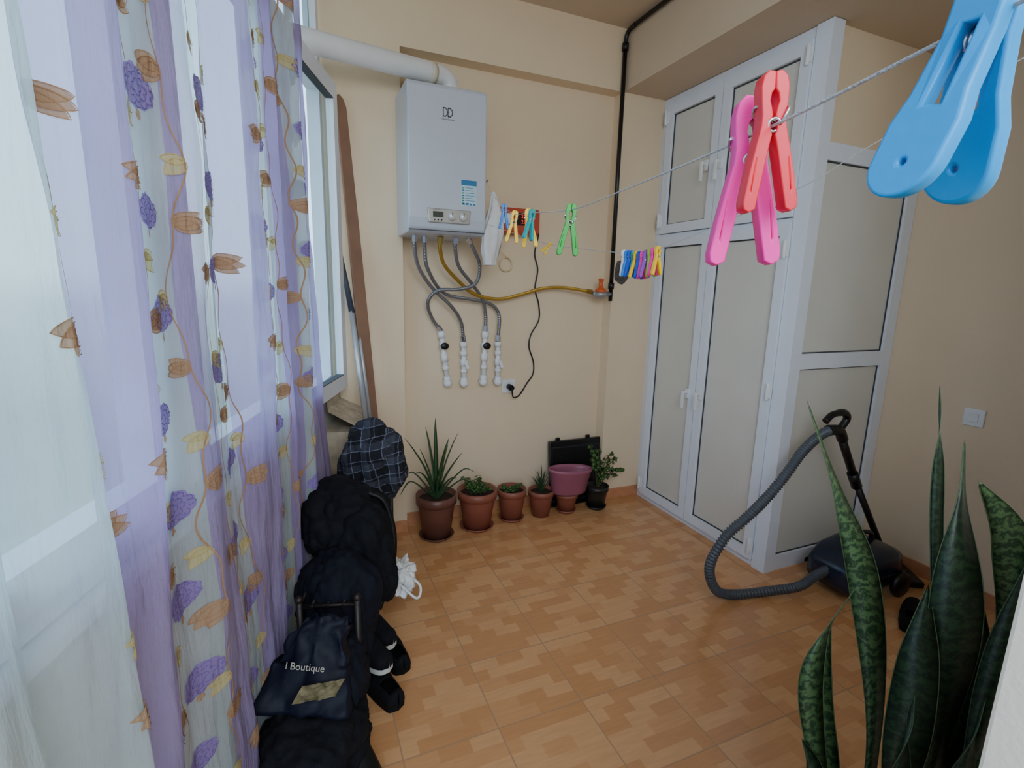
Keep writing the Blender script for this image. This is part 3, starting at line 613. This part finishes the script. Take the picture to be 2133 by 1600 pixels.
mb=MB(); mb.tube([(2.92,1.555,.10),(2.96,1.52,.04)],.024,12); mb.obox((2.965,1.47,.022),(.04,-.03,0),(.06,.09,0) ,(0,0,.018)); make('floor_nozzle',mb,BLACKPL,parent=t,bevel=.01)

# ================================================================= SHOES
def shoe(loc,rz,L,upper,sole,label,name='shoe',low=False,laces=None,open_=True,tilt=(0,0),cat='shoe',group='shoes on and around the rack'):
    t=thing(name,loc,label,cat,group,rot=(tilt[0],tilt[1],rz),local=True)
    n=26
    def wd(s): return (.034+.014*sin(pi*min(1,s*1.15)*.9)) * (1 if .08<s<.85 else (max(0,1-((.08-s)/.08)**2)**.5 if s<=.08 else max(0,1-((s-.85)/.15)**2)**.5)) *L/.27
    ss=[i/n for i in range(n+1)]
    poly=[(s*L-L/2,wd(s)) for s in ss]+[(s*L-L/2,-wd(s)) for s in reversed(ss[1:-1])]
    mb=MB(); mb.prism(poly,(0,0,0),(1,0,0),(0,1,0),(0,0,.026)); make('sole',mb,sole,parent=t,bevel=.003)
    mb=MB(); vs=[];K=12;top=.05 if low else .10
    for s in ss:
        w=max(.002,wd(s)*.96); h=(top if s<.35 else top-(top-.045)*min(1,(s-.35)/.45))
        if s>.85: h*=max(.45,1-((s-.85)/.15)**2*.5)
        for k in range(K+1):
            a=pi*k/K; vs.append(V((s*L-L/2,w*cos(a)*(1-.25*sin(a)*(1 if s<.45 else 0)),.024+h*sin(a)**.7)))
    fs=[]
    for i in range(n):
        for k in range(K):
            if open_ and .06<(i+.5)/n<.36 and 3<=k<=K-4: continue
            fs.append((i*(K+1)+k,i*(K+1)+k+1,(i+1)*(K+1)+k+1,(i+1)*(K+1)+k))
    mb.add(vs,fs,0,True); make('upper',mb,upper,parent=t,solid=-.003,fixn=False)
    if laces:
        mb=MB()
        for j in range(4):
            x=-L*.06+j*.022; z=.024+top-(top-.045)*max(0,(x/L+.5-.35)/.45)+.002; mb.tube([(x,-.016,z-.006),(x,0,z),(x,.016,z-.006)],.0025,6)
        make('laces',mb,laces,parent=t)
    return t
BLK=mat('black_fabric',(12,13,19),.85,var=.3,scale=40,bump=.25,bscale=90,spec=.25); BLK2=mat('black_leather',(10,10,12),.5,var=.2,bump=.2,spec=.3); SOLEW=mat('white_rubber',(190,188,182),.6); SOLEB=mat('black_rubber',(15,15,15),.8,spec=.2); NAVY=mat('navy_fabric',(13,16,28),.85,var=.25,scale=30,bump=.25,bscale=90,spec=.25)
rk=thing('shoe_rack',W(.78,.19,0),'low dark metal shoe rack with rod shelves','shoe rack')
WOOD=mat('dark_brown_wood',(30,20,17),.5,var=.3,scale=30)
for tt in(.27,1.30):
    for off in(.10,.285):
        mb=MB(); mb.tube([W(tt,off,0),W(tt,off,.47)],.011,10); mb.ball(W(tt,off,.475),.014); make('post',mb,WOOD,parent=rk)
for z in(.10,.28,.45):
    mb=MB()
    for off in(.10,.14,.19,.24,.285): mb.tube([W(.26,off,z),W(1.31,off,z)],.006,8)
    for tt in(.27,1.30): mb.tube([W(tt,.10,z),W(tt,.285,z)],.007,8)
    make('shelf',mb,mat('rack_brown_metal',(26,20,17),.5,.3),parent=rk)
def blob(name,c,r,amp,fr,m,label=None,category=None,parent=None,e=.75,seed=0,zmin=None,rz=0,tilt=0,sub=5,fold=0,drape=0):
    bm=bmesh.new(); bmesh.ops.create_icosphere(bm,subdivisions=sub,radius=1)
    R=Matrix.Rotation(rz,3,'Z')@Matrix.Rotation(tilt,3,'Y')
    for v in bm.verts:
        p=v.co.copy(); q=V([math.copysign(abs(k)**e,k) for k in p])
        d=noise.noise(p*fr*.8+V((seed,seed*1.7,0)))*amp
        s=V((p.x*2.2,p.y*2.2,p.z*.8))+V((seed+3,0,0)); cr_=1-abs(noise.noise(s*1.5)); d-=amp*.40*max(0,cr_-.82)/.18
        s2=V((p.x*1.2+p.z*1.6,p.y*3,p.z*1.0))+V((0,seed,0)); cr2=1-abs(noise.noise(s2*1.2)); d-=amp*.30*max(0,cr2-.85)/.15
        if fold:
            a=math.atan2(p.y,p.x); d+=fold*sin(a*8+seed+2*noise.noise(p*1.5))*(1-abs(p.z))*(.3+.7*(1-(p.z+1)/2))
        q=V((q.x*r[0],q.y*r[1],q.z*r[2])); 
        if drape: k=max(0,-p.z)*drape; q.x*=1+k; q.y*=1+k
        q+=p*d; v.co=R@q
        if zmin is not None and v.co.z+c[2]<zmin: v.co.z=zmin-c[2]
    me=bpy.data.meshes.new(name); bm.to_mesh(me); bm.free()
    for p in me.polygons:p.use_smooth=True
    me.materials.append(m); o=bpy.data.objects.new(name,me); COL.objects.link(o)
    if parent: o.parent=parent; o.location=V(c)-BASE[parent.name]
    else: o.location=c; BASE[o.name]=V(c)
    props(o,label,category); return o
def plaid():
    m=bpy.data.materials.new('plaid_cotton'); m.use_nodes=True; nt=m.node_tree; b=nt.nodes['Principled BSDF']; b.inputs['Roughness'].default_value=.9
    tc=nt.nodes.new('ShaderNodeTexCoord'); sx=nt.nodes.new('ShaderNodeSeparateXYZ')
    mp=nt.nodes.new('ShaderNodeMapping'); mp.inputs['Rotation'].default_value=(.1,.12,.5); nt.links.new(tc.outputs['Object'],mp.inputs[0]); nt.links.new(mp.outputs[0],sx.inputs[0])
    def stripe(sock,per,th):
        a=nt.nodes.new('ShaderNodeMath'); a.operation='DIVIDE'; nt.links.new(sock,a.inputs[0]); a.inputs[1].default_value=per
        f=nt.nodes.new('ShaderNodeMath'); f.operation='FRACT'; nt.links.new(a.outputs[0],f.inputs[0])
        l=nt.nodes.new('ShaderNodeMath'); l.operation='LESS_THAN'; nt.links.new(f.outputs[0],l.inputs[0]); l.inputs[1].default_value=th; return l.outputs[0]
    s=[stripe(sx.outputs[0],.045,.06),stripe(sx.outputs[2],.045,.06),stripe(sx.outputs[0],.09,.35),stripe(sx.outputs[2],.09,.35)]
    def add(a,b,k):
        q=nt.nodes.new('ShaderNodeMath'); q.operation='MULTIPLY_ADD'; nt.links.new(b,q.inputs[0]); q.inputs[1].default_value=k; nt.links.new(a,q.inputs[2]); return q.outputs[0]
    z=nt.nodes.new('ShaderNodeValue'); z.outputs[0].default_value=0
    v=add(add(add(add(z.outputs[0],s[0],.5),s[1],.5),s[2],.10),s[3],.10)
    rp=nt.nodes.new('ShaderNodeValToRGB'); rp.color_ramp.elements[0].color=lin((12,14,24)); rp.color_ramp.elements[1].color=lin((130,136,160)); nt.links.new(v,rp.inputs[0]); nt.links.new(rp.outputs[0],b.inputs['Base Color']); return m
blob('plaid_shirt',(.290,2.33,.672),(.148,.12,.198),.04,2.2,plaid(),'navy and white plaid cloth bundle on shoe rack','clothing',e=.85,seed=2,zmin=.465,fold=.012)
bp=thing('black_backpack',(.14,2.0,.47),'bulging black backpack lying on the shoe rack','backpack')
blob('body',(.14,2.0,.575),(.185,.20,.145),.04,1.6,BLK,parent=bp,e=.9,seed=4,zmin=.465,rz=-.3,tilt=.2)
blob('flap',(.17,1.88,.46),(.15,.13,.22),.04,1.6,BLK,parent=bp,e=.9,seed=5,rz=-.3,fold=.008)
mb=MB(); mb.tube(cr([(.22,1.95,.69),(.28,1.93,.65),(.31,1.90,.52),(.29,1.86,.38),(.23,1.80,.27)],8),[.012]*33,8); make('strap',mb,BLK2,parent=bp)
wb=thing('plastic_bag',(.34,2.04,.17),'crumpled white plastic bag hanging from rack','plastic bag')
wm=mat('white_film',(226,226,226),.35,var=.05,bump=.6,bscale=25)
blob('bag_body',(.345,2.03,.25),(.064,.07,.080),.035,3.5,wm,parent=wb,seed=8,fold=.01)
mb=MB(); mb.tube(cr([(.35,1.97,.24),(.41,1.95,.18),(.43,1.97,.22),(.38,1.99,.28)],6),.006,6); make('bag_handle',mb,wm,parent=wb)
blob('dark_jacket',(.09,1.76,.36),(.145,.15,.22),.04,1.6,NAVY,'dark navy jacket bundled on the rack','clothing',e=.9,seed=13,rz=-.3,fold=.010,drape=.15)
shoe((.205,1.88,.108),-1.0,.27,BLK,SOLEW,'black sneaker with white sole on the rack shelf','sneaker',laces=SOLEB,cat='sneaker')
shoe((.17,1.76,.108),-1.0,.27,BLK,SOLEW,'black sneaker with white sole on the rack shelf','sneaker',laces=SOLEB,cat='sneaker')
shoe((.285,1.87,0),-1.35+pi,.26,BLK,SOLEB,'black soft slipper lying on the tiled floor','slipper',low=True,cat='slipper')
shoe((.215,1.70,0),-1.2+pi,.26,BLK,SOLEB,'black soft slipper lying on the tiled floor','slipper',low=True,cat='slipper')
# shopping bag (slumped)
sg=thing('shopping_bag',(-.02,1.5,.2),'slumped dark navy paper shopping bag with pale lettering','shopping bag')
NB=mat('navy_paper',(12,16,33),.6,var=.15,scale=20,bump=.4,bscale=18,spec=.25); fx=V((.93,-.36,0)).normalized(); fy=V((-fx.y,fx.x,0)); 
fx=(fx-Z*.10).normalized(); up=(V((0,0,1))+fy*.45).normalized(); up=(up-fx*up.dot(fx)).normalized(); fn=fx.cross(up).normalized()
if fn.y>0: fn=-fn
c0=V((-.01,1.50,.345)); mb=MB(); N1=22; vs=[]
for s in(-1,1):
    for i in range(N1+1):
        for j in range(N1+1):
            a=i/N1*2-1;b=j/N1*2-1
            cw=max(0,b-.1)+max(0,-b-.3)*.6
            q_=c0+fx*(a*(.112-.03*b))+up*(b*.135-.04*a*a*(b>0)+.02*a*(b>0))+fn*s*.045*(1-.35*b)*(1-.35*abs(a)**3)+fn*(.030*noise.noise(V((a*1.8,b*1.8,s*4+1)))+.030*cw*noise.noise(V((a*4,b*4,s*4))))+fx*.022*noise.noise(V((a*2,b*2.6,7)))+up*.03*cw*noise.noise(V((a*3,3,b))); vs.append(q_)
nf=(N1+1)**2; fs=[(s*nf+i*(N1+1)+j,s*nf+(i+1)*(N1+1)+j,s*nf+(i+1)*(N1+1)+j+1,s*nf+i*(N1+1)+j+1) for s in(0,1) for i in range(N1) for j in range(N1)]
for i in range(N1):
    fs.append((i*(N1+1),(i+1)*(N1+1),nf+(i+1)*(N1+1),nf+i*(N1+1)))
    fs.append((i,i+1,nf+i+1,nf+i)); q_=N1*(N1+1); fs.append((q_+i,q_+i+1,nf+q_+i+1,nf+q_+i))
mb.add(vs,fs,0,True); make('bag_body',mb,NB,parent=sg)
GOLD=mat('pale_print',(176,170,156),.5,.1)
RM=Matrix((fx,up,fn)).transposed(); er=RM.to_euler()
text('lettering','l Boutique',.028,c0-fx*.005+up*.000+fn*.064,GOLD,sg,rot=er)
mb=MB(); vs=[]; a_,b_=14,8
for i in range(a_+1):
    for j in range(b_+1): vs.append(c0+fx*(.0+.12*i/a_-.02*j/b_)-up*(.045+.05*j/b_-.03*i/a_)+fn*(.082+.016*noise.noise(V((i*.5,j*.6,2)))))
mb.add(vs,[(i*(b_+1)+j,(i+1)*(b_+1)+j,(i+1)*(b_+1)+j+1,i*(b_+1)+j+1) for i in range(a_) for j in range(b_)],0,True)
make('gift_tissue',mb,mat('gold_tissue',(108,98,66),.6,.1,var=.4,scale=30,bump=.5),base=c0,label='crumpled dull gold packet on the shopping bag',category='tissue paper')
blob('black_clothes_pile',(-.03,1.42,.11),(.16,.19,.14),.04,1.6,BLK,'pile of black clothes on the floor by curtain','clothing',e=.9,seed=21,zmin=.002,rz=-.3,fold=.010,drape=.25)
blob('black_bag',(.06,1.56,.16),(.105,.13,.21),.035,1.6,NAVY,'dark soft bag slumped at end of rack','bag',e=.9,seed=25,zmin=.002,rz=-.3,fold=.008)
shoe((.10,1.40,0),-1.2,.27,BLK2,SOLEB,'black leather shoe on the tiled floor','shoe'); shoe((.02,1.29,0),-1.25,.27,BLK2,SOLEB,'black leather shoe on the tiled floor','shoe')
shoe((-.08,1.26,0),-1.3,.27,BLK2,SOLEB,'black leather shoe on the tiled floor','shoe')
shoe((2.60,1.22,0),.45,.27,BLK,SOLEB,'dark grey slipper beside the vacuum cleaner','slipper',low=True,cat='slipper',group='slippers by the vacuum'); shoe((2.84,1.23,0),.3,.27,BLK,SOLEB,'dark grey slipper beside the vacuum cleaner','slipper',low=True,cat='slipper',group='slippers by the vacuum')

# ================================================================= BOARD & POLE
Tp=V((.245,2.895,2.436)); Bt=V((.342,2.735,.782)); dz=(Tp-Bt); Lb=dz.length; dz.normalize(); sx=V((.95,.31,0)); sx=(sx-dz*sx.dot(dz)).normalized(); sy=dz.cross(sx).normalized()
mb=MB(); poly=[(-.034,0),(.034,0),(.036,Lb*.6),(.032,Lb-.06),(.020,Lb-.02),(0,Lb),(-.018,Lb-.01),(-.022,Lb-.05),(-.028,Lb*.5)]
mb.prism(poly,Bt-sy*.009,sx,dz,sy*.018); make('wooden_board',mb,mat('brown_wood_board',(134,98,76),.6,var=.12,scale=6),base=Bt,bevel=.003,label='long narrow brown wooden board leaning in the corner',category='wooden board')
t=thing('mop_pole',(.305,2.665,.78),'grey aluminium pole with dark grip leaning in corner','pole')
mb=MB(); mb.tube([(.262,2.79,1.36),(.305,2.665,.782)],.014,12); mb.tube([(.285,2.80,1.36),(.328,2.68,.782)],.010,12); make('tube',mb,mat('aluminium',(186,190,196),.4,.4),parent=t)
mb=MB(); mb.tube([(.215,2.85,1.69),(.264,2.79,1.35)],[.011,.016],12); make('grip',mb,mat('slate_plastic',(60,70,86),.5),parent=t)

# ================================================================= CLOTHESLINES & PEGS
l1=[V((.958,2.66,2.05)),V((.86,2.3,1.92)),V((.738,1.85,1.801)),V((.62,1.48,1.722)),V((.525,1.14,1.677)),V((.47,.847,1.643)),V((.365,.53,1.618)),V((.278,.267,1.601)),V((.234,.131,1.598)),V((.17,-.07,1.597)),V((.02,-.6,1.62))]
LINE=mat('braided_line',(186,190,190),.7,.1,bump=.6,bscale=400)
t=thing('clothesline',l1[0],'thin grey cord clothesline hooked beside the boiler','clothesline'); 
C1=cr(l1,24)
mb=MB(); mb.tube(C1,.0009,8); make('cord',mb,LINE,parent=t)
mb=MB(); mb.tube(cr([(.94,2.70,2.05),(.965,2.69,2.055),(.965,2.66,2.06),(.958,2.655,2.045)],5),.003,8); make('hook',mb,CHROME,parent=t)
l2=[V((1.0,3.015,1.90)),V((.944,2.427,1.79)),V((.955,1.9,1.68)),V((.965,1.384,1.618)),V((.968,1.224,1.62)),V((.99,.811,1.72)),V((.998,.603,1.80)),V((1.01,-.3,2.12))]
C2=cr(l2,16)
t=thing('clothesline',l2[0],'thin grey cord clothesline strung across the room','clothesline'); mb=MB(); mb.tube(C2,.0010,8); make('cord',mb,LINE,parent=t)
mb=MB(); mb.tube([(1.0,3.02,1.90),(1.0,2.99,1.90)],.005,8); make('hook',mb,CHROME,parent=t)
def at(Cv,y):
    for a,b in zip(Cv,Cv[1:]):
        if b.y<=y<=a.y: return a.lerp(b,(a.y-y)/max(1e-9,a.y-b.y))
    return Cv[0]
PC={'blue':(10,125,220),'yellow':(240,195,20),'green':(25,150,45),'pink':(250,35,160),'red':(225,35,55),'teal':(20,150,150),'white':(230,235,240),'purple':(140,70,180),'navy':(20,70,190),'lime':(140,190,40),'cyan':(0,146,214)}
def pegmat(c): return mat('peg_plastic_'+c,PC[c],.35,var=.02,spec=.4)
def arc(cx,cy,r,a0,a1,n=8): return [(cx+r*cos(a0+(a1-a0)*i/n),cy+r*sin(a0+(a1-a0)*i/n)) for i in range(n+1)]
ARM=[(.012,0),(.05,.005),(.085,-.03),(.10,-.10),(.095,-.2),(.085,-.30),(.09,-.38),(.12,-.5),(.17,-.72),(.21,-.93),(.205,-.98),(.17,-1.0),(.13,-.98),(.095,-.80),(.06,-.62),(.035,-.5),(.02,-.44),(.035,-.40),(.035,-.34),(.02,-.30),(.03,-.25),(.045,-.2),(.035,-.14),(.012,-.11)]
SLOT=[(.118,-.60),(.135,-.60),(.172,-.84),(.165,-.88),(.15,-.86)]
def peg(p,L,c,label,rot=(0,0,0),broad=False,group='clothes pegs on the line'):
    t=thing('clothes_peg',p,label,'clothes peg',group,rot=rot,local=True,scale=L)
    for s in(1,-1):
        if broad:
            w=.15
            out=[(-w*.62,.0)]+[(-w*.66,-.3),(-w*.78,-.55),(-w,-.68)]+[(-w,-.84)]+arc(0,-.86,w,pi,2*pi,14)+[(w,-.68),(w*.78,-.55),(w*.66,-.3),(w*.62,0)]+arc(0,-.0,w*.62,0,pi,8)[1:-1]
            hole=arc(0,-.86,.035,0,2*pi,14)[:-1]; slot=[(-.05,-.24),(.05,-.24),(.062,-.62),(-.062,-.62)]
            me=curve_mesh([out,hole,slot],.030,.018)
            for v in me.vertices:
                x,y,z=v.co; off=.05+.25*max(0,-y-.32)
                v.co=V((x,s*(off+z),y))
        else:
            me=curve_mesh([ARM,SLOT],.055,.010)
            for v in me.vertices: x,y,z=v.co; v.co=V((s*x,z,y))
        me.materials.clear(); me.materials.append(pegmat(c)); o=bpy.data.objects.new('arm',me); COL.objects.link(o); o.parent=t
        if s<0: me.flip_normals()
    mb=MB(); coil=[(.045*cos(a),(-.075+.15*a/(8*pi)),-.37+.045*sin(a)) if not broad else ((-.045+.09*a/(8*pi)),.040*cos(a),-.32+.040*sin(a)) for a in [8*pi*i/64 for i in range(65)]]
    mb.tube(coil,.012,6)
    if not broad:
        mb.tube([coil[0],(.10,-.085,-.26),(.11,-.04,-.22),(.11,.0,-.22)],.011,6); mb.tube([coil[-1],(-.10,.085,-.26),(-.11,.04,-.22),(-.11,0,-.22)],.011,6)
    make('spring',mb,CHROME,parent=t)
R=math.radians
def lp(Cv,y,L,k=.10): return at(Cv,y)+V((0,0,L*k))
peg(lp(C1,1.85,.09),.09,'blue','small blue plastic peg on the line',(0,0,R(-10)))
peg(lp(C1,1.43,.09),.09,'yellow','yellow plastic peg clipped on the cord',(0,R(6),R(-15)))
peg(lp(C1,1.18,.09),.09,'yellow','yellow plastic peg clipped on the cord',(0,R(-4),R(-20)))
peg(lp(C1,1.13,.07),.07,'teal','teal plastic peg behind a yellow one',(0,R(10),R(15)))
peg(lp(C1,.847,.09),.09,'green','bright green plastic peg hanging on the cord',(0,R(3),R(-22)))
peg(lp(C1,.268,.1,.22),.103,'pink','bright pink plastic peg hanging close on the cord',(0,R(-2),R(-30)))
peg(lp(C1,.246,.085,.34)+V((-.002,.0,0)),.078,'red','red plastic peg beside the pink peg',(0,R(-4),R(-20)))
peg(lp(C1,.116,.08,.22),.077,'cyan','large sky blue plastic peg with round holes',(0,R(11),R(-95)),broad=True)
peg(lp(C2,1.88,.055),.055,'yellow','tiny yellow plastic peg on the cord',(0,R(40),R(0)))
cols=['white','blue','navy','teal','yellow','navy','pink','purple','lime','pink','yellow']
for i,c in enumerate(cols):
    k=i/(len(cols)-1)
    peg(lp(C2,1.384-.16*k,.08),.08,c,'small %s plastic peg in a row on the cord'%c,(R(random.uniform(-4,4)),R(random.uniform(-6,6)),R(random.uniform(-12,12))),group='row of small pegs')

# ================================================================= WORLD, FILL LIGHT, CAMERA
w=bpy.data.worlds.new('sky'); bpy.context.scene.world=w; w.use_nodes=True; nt=w.node_tree
bg=nt.nodes['Background']; tc=nt.nodes.new('ShaderNodeTexCoord'); sx_=nt.nodes.new('ShaderNodeSeparateXYZ'); rp_=nt.nodes.new('ShaderNodeValToRGB'); mr=nt.nodes.new('ShaderNodeMapRange')
mr.inputs['From Min'].default_value=-1; mr.inputs['From Max'].default_value=1
nt.links.new(tc.outputs['Generated'],sx_.inputs[0]); nt.links.new(sx_.outputs[2],mr.inputs[0]); nt.links.new(mr.outputs[0],rp_.inputs[0])
e=rp_.color_ramp.elements; e[0].position=0; e[0].color=(.12,.14,.13,1); e[1].position=1; e[1].color=(.46,.68,1,1)
for p,c in((.40,(.16,.20,.20,1)),(.48,(.34,.43,.48,1)),(.505,(.60,.75,.84,1)),(.60,(.66,.84,1,1))):
    q_=e.new(p); q_.color=c
nt.links.new(rp_.outputs[0],bg.inputs['Color']); bg.inputs['Strength'].default_value=3.7
la=bpy.data.lights.new('fill_light','AREA'); la.shape='RECTANGLE'; la.size=1.3; la.size_y=.9; la.energy=26; la.color=(.93,.97,1)  # added area fill to brighten the interior, no real fixture here
lo=bpy.data.objects.new('fill_light',la); COL.objects.link(lo); lo.location=(.25,-.75,2.35)
lo.rotation_euler=(V((1.3,2.2,1.2))-lo.location).to_track_quat('-Z','Y').to_euler()
lo['label']='added soft fill light behind the camera, out of view'; lo['category']='fill light'

f=1050.0
Yc=V((-450,-211,1050)).normalized(); Dc=V((-136,5500,1050)); Dc=(Dc-Yc*Dc.dot(Yc)).normalized(); Xc=Dc.cross(Yc)
right=V((Xc.x,Yc.x,-Dc.x)); down=V((Xc.y,Yc.y,-Dc.y)); fwd=V((Xc.z,Yc.z,-Dc.z))
M=Matrix((right,-down,-fwd)).transposed().to_4x4(); M.translation=V((0,0,1.5))
cd=bpy.data.cameras.new('camera'); cd.lens=f/2133*36; cd.sensor_width=36; cd.clip_start=.01
cam=bpy.data.objects.new('camera',cd); COL.objects.link(cam); cam.matrix_world=M; bpy.context.scene.camera=cam
